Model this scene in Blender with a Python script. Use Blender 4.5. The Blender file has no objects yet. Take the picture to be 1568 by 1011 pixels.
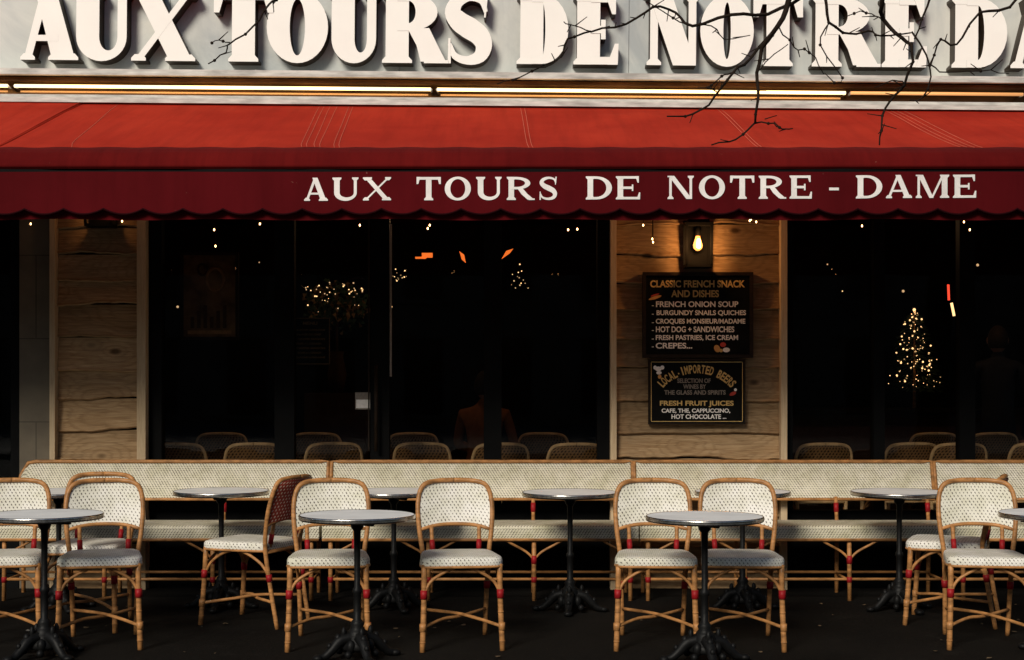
import bpy, math, random
from mathutils import Vector, Matrix
random.seed(7)
S=bpy.context.scene
F=2250.0; CX=784.0; HZ=587.0; CH=1.38     # survey: focal, optical centre, horizon row, eye height
def SX(p,d): return (p-CX)*d/F            # metres from a survey reading on a plane at distance d
def SZ(p,d): return CH+(HZ-p)*d/F
# ------------------------------------------------------------------ materials
def newmat(name):
    m=bpy.data.materials.new(name); m.use_nodes=True
    nt=m.node_tree; b=nt.nodes['Principled BSDF']; return m,nt,b
def L(nt,a,b): nt.links.new(a,b)
def mth(nt,op,a,b=None,c=None):
    n=nt.nodes.new('ShaderNodeMath'); n.operation=op
    for i,v in enumerate((a,b,c)):
        if v is None: continue
        if isinstance(v,(int,float)): n.inputs[i].default_value=v
        else: L(nt,v,n.inputs[i])
    return n.outputs[0]
def mixc(nt,f,c1,c2,mode='MIX'):
    n=nt.nodes.new('ShaderNodeMix'); n.data_type='RGBA'; n.blend_type=mode
    if isinstance(f,(int,float)): n.inputs[0].default_value=f
    else: L(nt,f,n.inputs[0])
    for i,c in ((6,c1),(7,c2)):
        if isinstance(c,(tuple,list)): n.inputs[i].default_value=(c[0],c[1],c[2],1)
        else: L(nt,c,n.inputs[i])
    return n.outputs[2]
def noise(nt,scale,detail=4,vec=None,rough=.55,dist=0):
    n=nt.nodes.new('ShaderNodeTexNoise'); n.inputs['Scale'].default_value=scale
    n.inputs['Detail'].default_value=detail; n.inputs['Roughness'].default_value=rough; n.inputs['Distortion'].default_value=dist
    if vec is not None: L(nt,vec,n.inputs['Vector'])
    return n.outputs[0]
def ocoord(nt,sc=(1,1,1),kind='Object'):
    t=nt.nodes.new('ShaderNodeTexCoord'); mp=nt.nodes.new('ShaderNodeMapping')
    mp.inputs['Scale'].default_value=sc; L(nt,t.outputs[kind],mp.inputs['Vector']); return mp.outputs[0]
def rng(nt,v,a,b,c=0,d=1):
    n=nt.nodes.new('ShaderNodeMapRange'); L(nt,v,n.inputs[0])
    for i,x in enumerate((a,b,c,d)): n.inputs[i+1].default_value=x
    return n.outputs[0]
def bump(nt,b,h,st=.3,dist=.01):
    n=nt.nodes.new('ShaderNodeBump'); n.inputs['Strength'].default_value=st; n.inputs['Distance'].default_value=dist
    L(nt,h,n.inputs['Height']); L(nt,n.outputs[0],b.inputs['Normal'])
def mat(name,col,rough=.6,metal=0,var=.25,nsc=20,sc=(1,1,1),bmp=0,spec=.3):
    m,nt,b=newmat(name)
    nz=noise(nt,nsc,5,ocoord(nt,sc))
    c2=tuple(max(0,x*(1-var)) for x in col); c1=tuple(min(1,x*(1+var*.6)) for x in col)
    L(nt,mixc(nt,rng(nt,nz,.3,.7),c2,c1),b.inputs['Base Color'])
    b.inputs['Roughness'].default_value=rough; b.inputs['Metallic'].default_value=metal
    b.inputs['Specular IOR Level'].default_value=spec
    if bmp: bump(nt,b,nz,bmp)
    return m
def emis(name,col,st,samp=True):
    m,nt,b=newmat(name); b.inputs['Base Color'].default_value=(*col,1)
    b.inputs['Emission Color'].default_value=(*col,1); b.inputs['Emission Strength'].default_value=st
    if not samp:
        try: m.cycles.emission_sampling='NONE'
        except Exception: pass
    return m
def weave(name,base,dot,p=.022,a=.2,bb=.36,sl=.35,rough=.5,spec=.12):
    m,nt,b=newmat(name)
    t=nt.nodes.new('ShaderNodeTexCoord'); s=nt.nodes.new('ShaderNodeSeparateXYZ'); L(nt,t.outputs['UV'],s.inputs[0])
    v=mth(nt,'DIVIDE',s.outputs[1],p*.8); row=mth(nt,'FLOOR',v); par=mth(nt,'MODULO',mth(nt,'ADD',row,1000),2)
    u=mth(nt,'ADD',mth(nt,'DIVIDE',s.outputs[0],p),mth(nt,'MULTIPLY',par,.5))
    fu=mth(nt,'SUBTRACT',mth(nt,'FRACT',u),.5); fv=mth(nt,'SUBTRACT',mth(nt,'FRACT',v),.5)
    fu=mth(nt,'ADD',fu,mth(nt,'MULTIPLY',fv,sl))
    d=mth(nt,'SQRT',mth(nt,'ADD',mth(nt,'POWER',mth(nt,'ABSOLUTE',mth(nt,'DIVIDE',fu,a)),2.0),mth(nt,'POWER',mth(nt,'ABSOLUTE',mth(nt,'DIVIDE',fv,bb)),2.0)))
    wn=noise(nt,26,3,ocoord(nt)); d=mth(nt,'ADD',d,rng(nt,wn,.3,.7,-.22,.3))
    k=rng(nt,d,.75,1.15,1,0)
    nz=noise(nt,8,5,ocoord(nt)); dirt=rng(nt,nz,.38,.75,1,.72)
    oi=nt.nodes.new('ShaderNodeObjectInfo'); dirt=mth(nt,'MULTIPLY',dirt,rng(nt,oi.outputs['Random'],0,1,.88,1.0))
    col=mixc(nt,k,base,dot)
    st=mth(nt,'ABSOLUTE',mth(nt,'SUBTRACT',mth(nt,'FRACT',mth(nt,'MULTIPLY',v,2.0)),.5))
    col=mixc(nt,rng(nt,st,.36,.5,0,.3),col,tuple(x*.55 for x in base))
    g=nt.nodes.new('ShaderNodeCombineColor'); L(nt,dirt,g.inputs[0]); L(nt,dirt,g.inputs[1]); L(nt,mth(nt,'POWER',dirt,1.5),g.inputs[2])
    L(nt,mixc(nt,1.0,col,g.outputs[0],'MULTIPLY'),b.inputs['Base Color'])
    b.inputs['Roughness'].default_value=rough; b.inputs['Specular IOR Level'].default_value=spec
    bump(nt,b,mth(nt,'SUBTRACT',1,mth(nt,'ADD',k,mth(nt,'MULTIPLY',st,.5))),.5,.003); return m
def woodmat(name,c1,c2,dark,axis='x',ringk=.35):
    m,nt,b=newmat(name)
    sc=(1.3,3,24) if axis=='x' else (30,20,1.5)
    co=ocoord(nt,sc); oi=nt.nodes.new('ShaderNodeNewGeometry')
    rnd=oi.outputs['Random Per Island']
    va=nt.nodes.new('ShaderNodeVectorMath'); va.operation='ADD'; L(nt,co,va.inputs[0])
    cb=nt.nodes.new('ShaderNodeCombineXYZ'); L(nt,mth(nt,'MULTIPLY',rnd,37.0),cb.inputs[0]); L(nt,mth(nt,'MULTIPLY',rnd,11.0),cb.inputs[2]); L(nt,cb.outputs[0],va.inputs[1])
    g=noise(nt,2.2,8,va.outputs[0],.6,1.0); g2=noise(nt,7,6,va.outputs[0],.6,.4)
    kco=ocoord(nt,(2.6,1,5.0)); vo=nt.nodes.new('ShaderNodeTexVoronoi'); vo.inputs['Scale'].default_value=1.0; L(nt,kco,vo.inputs['Vector'])
    vd=vo.outputs['Distance']
    ring=mth(nt,'SINE',mth(nt,'ADD',mth(nt,'MULTIPLY',vd,40.0),mth(nt,'MULTIPLY',g,12.0)))
    col=mixc(nt,rng(nt,g,.32,.68),c1,c2); col=mixc(nt,rng(nt,g2,.5,.72,0,.42),col,dark)
    if axis=='x':
        col=mixc(nt,rng(nt,ring,.1,1,0,ringk),col,dark)
        col=mixc(nt,rng(nt,vd,.05,.13,.9,0),col,tuple(x*.5 for x in dark))
        gy=noise(nt,3.0,5,ocoord(nt,(1,1,2))); col=mixc(nt,rng(nt,gy,.5,.7,0,.3),col,(.20,.15,.095))
    br=rng(nt,rnd,0,1,.68,1.15); cc=nt.nodes.new('ShaderNodeCombineColor')
    for i in range(3): L(nt,br,cc.inputs[i])
    L(nt,mixc(nt,1.0,col,cc.outputs[0],'MULTIPLY'),b.inputs['Base Color']); b.inputs['Roughness'].default_value=.8; b.inputs['Specular IOR Level'].default_value=.1
    bump(nt,b,g2,.35,.005); return m
M={}
M['weave']=weave('white_weave',(.88,.85,.79),(.11,.085,.08),.021,.15,.31,.3)
M['weave_b']=weave('bench_weave',(.82,.77,.65),(.10,.08,.06),.019,.19,.38,.9)
M['weave_r']=weave('red_weave',(.36,.06,.04),(.75,.6,.5),.024,.2,.3,.3)
M['weave_t']=weave('tan_weave',(.34,.20,.10),(.03,.018,.01),.026,.27,.40,.3)
M['rattan']=mat('rattan_cane',(.44,.205,.070),.42,0,.5,14,(1,1,3),spec=.25)
M['rattan_l']=mat('pale_cane',(.80,.56,.30),.5,0,.3,14,spec=.2)
M['redwrap']=mat('red_binding',(.30,.011,.014),.5,0,.25,40,spec=.2)
M['iron']=mat('black_cast_iron',(.006,.006,.006),.5,0,.4,30,bmp=.25,spec=.15)
M['steel']=mat('brushed_steel',(.62,.60,.56),.25,1,.3,60,(1,1,.2))
M['tabletop']=mat('grey_table_top',(.78,.78,.76),.6,0,.15,5,spec=.0)
M['black']=mat('black_frame',(.0035,.0035,.0035),.6,0,.3,8,spec=.06)
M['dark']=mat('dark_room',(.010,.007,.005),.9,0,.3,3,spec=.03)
M['post']=woodmat('pale_post_wood',(.48,.35,.21),(.58,.45,.29),(.28,.18,.10),'z')
M['plank']=woodmat('waney_plank_wood',(.30,.18,.085),(.50,.34,.185),(.13,.068,.03),'x',.26)
M['white_trim']=mat('white_painted_metal',(.60,.58,.53),.5,0,.4,6,(1,1,5))
M['bronze']=mat('bronze_housing',(.20,.10,.04),.35,.6,.6,3,(1,1,6))
M['letterface']=mat('letter_face_white',(.99,.97,.90),.5,0,.03,5)
M['letterside']=mat('letter_side_bronze',(.045,.028,.015),.5,.1,.3,9)
M['textwhite']=mat('valance_paint',(.90,.85,.81),.7,0,.12,12)
M['gold']=mat('gold_paint',(.70,.46,.16),.6,0,.2,60)
M['golddim']=mat('old_gold_paint',(.16,.09,.03),.6,0,.2,60)
M['chalk']=mat('white_chalk_paint',(.95,.90,.84),.7,0,.1,60)
M['greypaint']=mat('grey_paint',(.26,.22,.18),.7,0,.2,60)
M['board']=mat('black_board',(.006,.006,.005),.6,0,.4,12,spec=.06)
M['boardframe']=mat('board_frame_wood',(.022,.014,.009),.6,0,.4,20,spec=.1)
M['redpaint']=mat('icon_red',(.5,.05,.03),.6); M['orangepaint']=mat('icon_orange',(.7,.35,.1),.6)
M['bark']=mat('bark',(.020,.013,.009),.85,0,.4,20,bmp=.4,spec=.1)
M['tube']=emis('neon_tube',(1,.70,.30),3.2)
M['tube2']=emis('neon_tube_dim',(1,.50,.18),.4)
M['bulb']=emis('fairy_bulb',(1,.55,.22),9,False)
M['bulb2']=emis('fairy_bulb_dim',(1,.62,.28),2.2,False)
M['bulb3']=emis('fairy_bulb_faint',(1,.66,.35),.7,False)
M['warmbulb']=emis('edison_glass',(1,.40,.09),2.2,False)
M['fil']=emis('filament',(1,.70,.32),14,False)
M['ember']=emis('orange_lamp',(1,.20,.03),1.0,False)
M['redneon']=emis('red_neon',(1,.08,.04),1.3,False)
M['skin']=mat('skin',(.36,.19,.12),.6,0,.1,spec=.1); M['hair']=mat('hair',(.02,.013,.008),.7,spec=.1)
M['knit']=mat('orange_sweater',(.22,.085,.03),.9,0,.2,spec=.05); M['coat']=mat('dark_coat',(.02,.02,.024),.9,0,.2,spec=.05)
M['needle']=mat('fir_needles',(.02,.05,.02),.7)
M['leaf']=mat('dry_leaf',(.13,.09,.05),.8)
M['counter']=mat('counter_wood',(.05,.024,.011),.6,spec=.1)
m,nt,b=newmat('pale_stone_tiles'); br=nt.nodes.new('ShaderNodeTexBrick'); tc=ocoord(nt,(1,1,1))
sp=nt.nodes.new('ShaderNodeSeparateXYZ'); L(nt,tc,sp.inputs[0]); cb=nt.nodes.new('ShaderNodeCombineXYZ'); L(nt,sp.outputs[0],cb.inputs[0]); L(nt,sp.outputs[2],cb.inputs[1]); L(nt,cb.outputs[0],br.inputs['Vector'])
br.inputs['Scale'].default_value=1; br.inputs['Brick Width'].default_value=.8; br.inputs['Row Height'].default_value=.56; br.inputs['Mortar Size'].default_value=.004
br.inputs['Color1'].default_value=(.19,.16,.115,1); br.inputs['Color2'].default_value=(.17,.14,.10,1); br.inputs['Mortar'].default_value=(.09,.08,.06,1)
nz=noise(nt,5,6,tc); L(nt,mixc(nt,rng(nt,nz,.3,.75,0,.6),br.outputs[0],(.09,.075,.06)),b.inputs['Base Color']); b.inputs['Roughness'].default_value=.85; b.inputs['Specular IOR Level'].default_value=.1; M['stone']=m
m,nt,b=newmat('fascia_render'); co=ocoord(nt); n1=noise(nt,1.5,6,co,.6,.8); n2=noise(nt,1.0,5,ocoord(nt,(5,5,.9)),.6)
c=mixc(nt,rng(nt,n1,.36,.66),(.40,.43,.43),(.70,.70,.64)); c=mixc(nt,rng(nt,n2,.52,.8,0,.4),c,(.34,.35,.33))
b.inputs['Roughness'].default_value=.55; L(nt,c,b.inputs['Base Color']); bump(nt,b,n1,.25,.02); M['fascia']=m
def fabric(name,col,dk,stripe=.5):
    m,nt,b=newmat(name); co=ocoord(nt); n1=noise(nt,1.6,6,co,.6,.4); n2=noise(nt,1,5,ocoord(nt,(14,1.0,1.0)),.65); n3=noise(nt,260,2,co)
    c=mixc(nt,rng(nt,n1,.3,.72),dk,col); c=mixc(nt,rng(nt,n2,.45,.75,0,stripe),c,tuple(x*.72 for x in dk))
    sp=noise(nt,38,2,co); c=mixc(nt,rng(nt,sp,.76,.80,0,.35),c,(.4,.18,.14))
    L(nt,c,b.inputs['Base Color']); b.inputs['Roughness'].default_value=.9; b.inputs['Specular IOR Level'].default_value=.04; bump(nt,b,mth(nt,'ADD',n1,mth(nt,'MULTIPLY',n3,.05)),.35,.02); return m
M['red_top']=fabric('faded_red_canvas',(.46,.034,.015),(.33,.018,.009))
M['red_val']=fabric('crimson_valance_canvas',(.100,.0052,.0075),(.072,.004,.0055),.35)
M['red_roll']=fabric('shaded_red_canvas_fold',(.145,.008,.007),(.085,.0045,.005))  # same canvas as the slope; shade on the fold painted into a darker red
M['piping']=mat('dark_piping',(.018,.002,.003),.9,spec=.05)
M['seam']=mat('seam_thread',(.55,.12,.07),.8)
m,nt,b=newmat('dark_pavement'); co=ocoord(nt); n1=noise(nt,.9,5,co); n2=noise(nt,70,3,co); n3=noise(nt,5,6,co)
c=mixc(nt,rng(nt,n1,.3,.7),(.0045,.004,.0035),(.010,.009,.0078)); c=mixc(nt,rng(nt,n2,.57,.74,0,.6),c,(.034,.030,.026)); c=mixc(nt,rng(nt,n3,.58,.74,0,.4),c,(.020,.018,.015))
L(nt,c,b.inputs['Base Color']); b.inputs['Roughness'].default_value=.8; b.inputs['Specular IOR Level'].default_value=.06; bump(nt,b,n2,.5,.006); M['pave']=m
M['road']=mat('asphalt',(.045,.045,.045),.85,0,.3,60); M['ground']=mat('ground_earth',(.06,.055,.045),.9,0,.3,.3)
M['kerb']=mat('granite_kerb',(.25,.24,.22),.8,0,.25,30); M['paint']=mat('road_paint',(.7,.7,.68),.7)
M['facade']=mat('limestone',(.26,.23,.19),.85,0,.25,1.2); M['winglass']=mat('dark_window',(.02,.022,.025),.1)
m=bpy.data.materials.new('window_glass'); m.use_nodes=True; nt=m.node_tree; nt.nodes.clear()
o=nt.nodes.new('ShaderNodeOutputMaterial'); tr=nt.nodes.new('ShaderNodeBsdfTransparent'); tr.inputs[0].default_value=(.86,.82,.76,1)
gl=nt.nodes.new('ShaderNodeBsdfGlossy'); gl.inputs['Roughness'].default_value=.02; gl.inputs[0].default_value=(1,1,1,1)
fr=nt.nodes.new('ShaderNodeFresnel'); fr.inputs[0].default_value=1.35; mx=nt.nodes.new('ShaderNodeMixShader')
L(nt,fr.outputs[0],mx.inputs[0]); L(nt,tr.outputs[0],mx.inputs[1]); L(nt,gl.outputs[0],mx.inputs[2]); L(nt,mx.outputs[0],o.inputs[0]); M['glass']=m
# ------------------------------------------------------------------ mesh builder
def empty(name,loc=(0,0,0),rot=(0,0,0),parent=None):
    e=bpy.data.objects.new(name,None); e.location=loc; e.rotation_euler=rot; S.collection.objects.link(e); e.empty_display_size=.2
    if parent: e.parent=parent
    return e
def smooth_path(pts,k=5):
    P=[Vector(p) for p in pts]
    if len(P)<3: return P
    P=[P[0]*2-P[1]]+P+[P[-1]*2-P[-2]]; out=[]
    for i in range(1,len(P)-2):
        p0,p1,p2,p3=P[i-1],P[i],P[i+1],P[i+2]
        for j in range(k):
            t=j/k; out.append(.5*((2*p1)+(p2-p0)*t+(2*p0-5*p1+4*p2-p3)*t*t+(-p0+3*p1-3*p2+p3)*t**3))
    out.append(P[-2]); return out
class MB:
    def __init__(s,mats): s.v=[];s.f=[];s.m=[];s.uv=[];s.sm=[];s.mats=mats
    def face(s,idx,m=0,uv=None,sm=False): s.f.append(idx);s.m.append(m);s.uv.append(uv);s.sm.append(sm)
    def box(s,x0,x1,y0,y1,z0,z1,m=0):
        n=len(s.v); s.v+=[(x,y,z) for z in (z0,z1) for y in (y0,y1) for x in (x0,x1)]
        for q in ((0,1,3,2),(4,6,7,5),(0,4,5,1),(2,3,7,6),(0,2,6,4),(1,5,7,3)):
            uv=[]
            for i in q:
                a=s.v[n+i]
                uv.append((a[0]+a[1]*.99,a[2]) if q not in ((0,1,3,2),(4,6,7,5)) else (a[0],a[1]))
            s.face(tuple(n+i for i in q),m,uv)
    def tube(s,pts,r,m=0,n=8,cap=True,sm=True):
        P=[Vector(p) for p in pts]; R=r if isinstance(r,(list,tuple)) else [r]*len(P)
        if len(R)!=len(P): R=[R[0]+(R[-1]-R[0])*i/(len(P)-1) for i in range(len(P))]
        base=len(s.v); T0=(P[1]-P[0]).normalized(); up=Vector((0,0,1)) if abs(T0.z)<.9 else Vector((0,1,0))
        N=T0.cross(up).normalized()
        for i,p in enumerate(P):
            T=(P[min(i+1,len(P)-1)]-P[max(i-1,0)])
            T=T.normalized() if T.length>1e-9 else T0
            N=(N-T*N.dot(T)); N=N.normalized() if N.length>1e-6 else T.orthogonal().normalized(); B=T.cross(N)
            for j in range(n):
                a=2*math.pi*j/n; s.v.append(tuple(p+(N*math.cos(a)+B*math.sin(a))*R[i]))
        for i in range(len(P)-1):
            for j in range(n):
                a=base+i*n+j; b2=base+i*n+(j+1)%n; s.face((a,b2,b2+n,a+n),m,None,sm)
        if cap:
            s.face(tuple(base+j for j in range(n))[::-1],m); s.face(tuple(base+(len(P)-1)*n+j for j in range(n)),m)
    def lathe(s,prof,c=(0,0,0),m=0,n=24,sm=True):
        base=len(s.v)
        for r,z in prof:
            for j in range(n):
                a=2*math.pi*j/n; s.v.append((c[0]+r*math.cos(a),c[1]+r*math.sin(a),c[2]+z))
        for i in range(len(prof)-1):
            for j in range(n):
                a=base+i*n+j;b2=base+i*n+(j+1)%n; s.face((a,b2,b2+n,a+n),m,None,sm)
    def disc(s,r,z,m,n=48):
        base=len(s.v); s.v+=[(r*math.cos(2*math.pi*j/n),r*math.sin(2*math.pi*j/n),z) for j in range(n)]; s.face(tuple(range(base,base+n)),m)
    def grid(s,fn,nu,nv,m=0,uvf=None,sm=True):
        base=len(s.v)
        for j in range(nv+1):
            for i in range(nu+1): s.v.append(tuple(fn(i/nu,j/nv)))
        for j in range(nv):
            for i in range(nu):
                a=base+j*(nu+1)+i; uv=None
                if uvf: uv=[uvf(i/nu,j/nv),uvf((i+1)/nu,j/nv),uvf((i+1)/nu,(j+1)/nv),uvf(i/nu,(j+1)/nv)]
                s.face((a,a+1,a+nu+2,a+nu+1),m,uv,sm)
    def ball(s,c,r,m=0,nu=8,nv=5):
        sx=r if isinstance(r,(tuple,list)) else (r,r,r)
        s.grid(lambda u,v:(c[0]+sx[0]*math.sin(math.pi*v)*math.cos(2*math.pi*u),c[1]+sx[1]*math.sin(math.pi*v)*math.sin(2*math.pi*u),c[2]-sx[2]*math.cos(math.pi*v)),nu,nv,m)
    def mesh(s,name):
        me=bpy.data.meshes.new(name); me.from_pydata(s.v,[],s.f); ul=me.uv_layers.new(name='UVMap')
        for mt in s.mats: me.materials.append(M[mt])
        for p,mi,uv,sm in zip(me.polygons,s.m,s.uv,s.sm):
            p.material_index=mi; p.use_smooth=sm
            if uv:
                for q,li in enumerate(p.loop_indices): ul.data[li].uv=uv[q]
        me.update(); return me
    def obj(s,name,parent=None,loc=(0,0,0),rot=(0,0,0)):
        return inst(s.mesh(name),name,parent,loc,rot)
def inst(me,name,parent=None,loc=(0,0,0),rot=(0,0,0)):
    o=bpy.data.objects.new(name,me); o.location=loc; o.rotation_euler=rot; S.collection.objects.link(o)
    if parent: o.parent=parent
    return o
# ------------------------------------------------------------------ glyphs (serif capitals drawn as strips)
def glyph(ch,w,S_,t,b,o):
    st=[]
    def rect(x0,x1,y0,y1): st.append(([(x0,y0),(x0,y1)],[(x1,y0),(x1,y1)],False))
    def quad(b0,b1,y0,t0,t1,y1): st.append(([(b0,y0),(t0,y1)],[(b1,y0),(t1,y1)],False))
    def serif(x0,x1,y):
        if y==0: st.append(([(x0-o,0),(x0-o,b*.7),(x0,b*1.7)],[(x1+o,0),(x1+o,b*.7),(x1,b*1.7)],False))
        else: st.append(([(x0-o,1),(x0-o,1-b*.7),(x0,1-b*1.7)],[(x1+o,1),(x1+o,1-b*.7),(x1,1-b*1.7)],False))
    def stem(x0,x1,bot=True,top=True):
        rect(x0,x1,b*.4 if bot else 0,1-b*.4 if top else 1)
        if bot: serif(x0,x1,0)
        if top: serif(x0,x1,1)
    def bowl(x0,xr,y0,y1,th):
        n=14; O=[(x0,y1)];I=[(x0,y1-t)]; xc=x0+(xr-x0)*.28; my=(y0+y1)/2; h=(y1-y0)/2
        for k in range(n+1):
            a=math.pi/2-math.pi*k/n; ca,sa=math.cos(a),math.sin(a)
            O.append((xc+(xr-xc)*ca,my+h*sa)); I.append((xc+max(.01,(xr-th-xc))*ca,my+(h-t)*sa))
        O.append((x0,y0)); I.append((x0,y0+t)); st.append((O,I,False))
    if ch=='A':
        quad(o+.02,o+.02+t,b*.4,w/2-S_*.35,w/2-S_*.35+t*1.1,.99); quad(w-o-S_,w-o,b*.4,w/2-S_*.62,w/2+S_*.30,1.0)
        rect(w*.27,w*.66,.27,.27+t*.8); serif(o+.02,o+.02+t,0); serif(w-o-S_,w-o,0)
    elif ch=='U':
        n=16;O=[(o,1-b*.4)];I=[(o+S_,1-b*.4)]; t2=t*1.2; r=.34; xl=o;xr=w-o
        for k in range(n+1):
            a=math.pi+math.pi*k/n; O.append(((xl+xr)/2+(xr-xl)/2*math.cos(a),r+(r+.01)*math.sin(a)))
            il=xl+S_;ir=xr-t2; I.append(((il+ir)/2+(ir-il)/2*math.cos(a),r+(r-t*1.3)*math.sin(a)))
        O.append((xr,1-b*.4)); I.append((xr-t2,1-b*.4)); st.append((O,I,False)); serif(xl,xl+S_,1); serif(xr-t2,xr,1)
    elif ch=='X':
        quad(w-o-S_,w-o,b*.4,o,o+S_,1-b*.4); quad(o,o+t,b*.4,w-o-t,w-o,1-b*.4)
        serif(w-o-S_,w-o,0);serif(o,o+S_,1);serif(o,o+t,0);serif(w-o-t,w-o,1)
    elif ch=='T':
        stem(w/2-S_/2,w/2+S_/2,True,False); rect(.01,w-.01,1-t*1.05,1.003)
        quad(0,t*.7,.70,0,t*1.5,1.006); quad(w-t*.7,w,.70,w-t*1.5,w,1.006)
    elif ch=='O':
        n=36;O=[];I=[]
        for k in range(n):
            a=2*math.pi*k/n; O.append((w/2+w/2*math.cos(a),.5+.515*math.sin(a))); I.append((w/2+(w/2-S_)*math.cos(a),.5+(.515-t)*math.sin(a)))
        st.append((O,I,True))
    elif ch=='D':
        stem(o,o+S_); bowl(o+S_*.5,w,.002,.998,S_)
    elif ch=='R':
        stem(o,o+S_); bowl(o+S_*.5,w*.88,.46,.998,S_*.95)
        st.append(([(w*.40,.50),(w*.55,.25),(w-o*.3-S_,.02)],[(w*.40+S_*.95,.50),(w*.62+S_*.7,.27),(w+.02,.02)],False)); rect(w-S_*.9,w+.05,-.002,b*.8)
    elif ch=='E':
        stem(o,o+S_); rect(o+S_*.6,w-.01,.001,t); rect(o+S_*.6,w*.93,1-t,.999); rect(o+S_*.6,w*.72,.5-t/2,.5+t/2)
        quad(w-t*1.4,w,-.002,w-t*.4,w+.01,.30); quad(w*.95-t*.5,w*.95,.72,w*.95-t*1.4,w*.95,1.002); quad(w*.72-t*.6,w*.72,.36,w*.72-t*.6,w*.72,.64)
    elif ch=='N':
        stem(o,o+t,True,False); serif(w-o-t,w-o,1); rect(w-o-t,w-o,.0,1-b*.4); quad(w-o-S_,w-o+.001,-.003,o*.6,o*.6+S_,1.0); rect(0,o+t,1-b*.7,1.002)
    elif ch=='M':
        stem(o,o+t,True,False); rect(0,o+t,1-b*.7,1.002); stem(w-o-S_,w-o,True,True)
        quad(w*.47-S_*.35,w*.47+S_*.35,0.0,o,o+S_,.999); quad(w*.47-t*.2,w*.47+t*.6,.0,w-o-S_,w-o-S_+t,.997)
    elif ch=='-': rect(0,w,.36,.36+t*1.1)
    elif ch=='S':
        cp=[(.90,.74),(.80,.90),(.52,.955),(.24,.88),(.15,.735),(.30,.60),(.52,.51),(.76,.40),(.86,.25),(.76,.10),(.48,.045),(.2,.11),(.08,.28)]
        wd=[.5,.8,1,1.5,1.9,2.3,2.5,2.3,1.9,1.5,1,.8,.5]; P=smooth_path([(x*w,y,0) for x,y in cp],4); O=[];I=[]
        for i,p in enumerate(P):
            T=(P[min(i+1,len(P)-1)]-P[max(0,i-1)]).normalized(); N=Vector((-T.y,T.x,0)); q=i/4; a=int(q); f=q-a
            ww=wd[a]*(1-f)+wd[min(a+1,12)]*f; ww=t*(.5+ (ww-.5)/2*(S_*.95/t-.5))/2
            O.append(tuple((p+N*ww)[:2])); I.append(tuple((p-N*ww)[:2]))
        st.append((O,I,False)); quad(w*.86,w*.90,.66,w*.88,w*.95,1.0); quad(w*.04,w*.11,0,w*.05,w*.10,.36)
    return st
def letter(mb,ch,x0,x1,zb,h,yf,yb,sty,stag=.0008,fold=None,mf=0,ms=1,skew=0):
    w=(x1-x0)/h; S_,t,b,o=sty
    for i,(O,I,cl) in enumerate(glyph(ch,w,S_,t,b,o)):
        y=yf-i*stag; n=len(O); base=len(mb.v)
        for (y_,loop) in ((y,O),(y,I),(yb,O),(yb,I)):
            for px,pz in loop:
                X=x0+px*h; mb.v.append((X,y_+(fold(X) if fold else 0),zb+pz*h+skew*X))
        for k in range(n if cl else n-1):
            k2=(k+1)%n
            mb.face((base+k,base+k2,base+n+k2,base+n+k),mf); mb.face((base+k,base+2*n+k,base+2*n+k2,base+k2),ms); mb.face((base+n+k,base+n+k2,base+3*n+k2,base+3*n+k),ms)
        if not cl:
            for k in (0,n-1): mb.face((base+k,base+n+k,base+3*n+k,base+2*n+k),ms)
# ------------------------------------------------------------------ ground, street
g=MB(['ground']); g.box(-600,600,-600,600,-.6,-.13); g.obj('ground')
g=MB(['road']); g.grid(lambda u,v:(-200+400*u,-9+11*v,-.12),4,1,sm=False); g.obj('road')
g=MB(['paint'])
for i in range(-12,12): g.box(i*4,i*4+1.6,-3.56,-3.44,-.118,-.114)
g.obj('road_marking')
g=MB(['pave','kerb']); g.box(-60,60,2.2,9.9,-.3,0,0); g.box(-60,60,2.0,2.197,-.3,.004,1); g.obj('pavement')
g=MB(['kerb']); g.box(-200,200,-30,-9.003,-.3,.0); g.obj('pavement')
g=MB(['leaf','kerb']); 
for i in range(70):
    x=random.uniform(-3.2,3.2);y=random.uniform(7.3,9.2);a=random.uniform(0,6);r=random.uniform(.006,.022)
    n=len(g.v)
    for k in range(6): g.v.append((x+r*math.cos(a+k)*(1 if k%2 else .6),y+r*math.sin(a+k),.006+.006*random.random()))
    g.face(tuple(range(n,n+6)),0 if random.random()<.9 else 1)
g.obj('fallen_leaves')
ob=empty('stone_building',(0,-30,0)); g=MB(['facade','winglass']); g.box(-45,45,-8,0,0,9); 
for i in range(-14,15):
    for z0,z1 in ((.3,2.9),(4.2,6.8)):
        g.box(i*3-.65,i*3+.65,.004,.03,z0,z1,1); g.box(i*3-.85,i*3+.85,.03,.18,z1,z1+.18,0); g.box(i*3-.85,i*3+.85,.03,.16,z0-.12,z0,0)
g.box(-45.3,45.3,-8.3,.35,9.003,9.4,0); g.obj('walls',ob)
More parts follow.
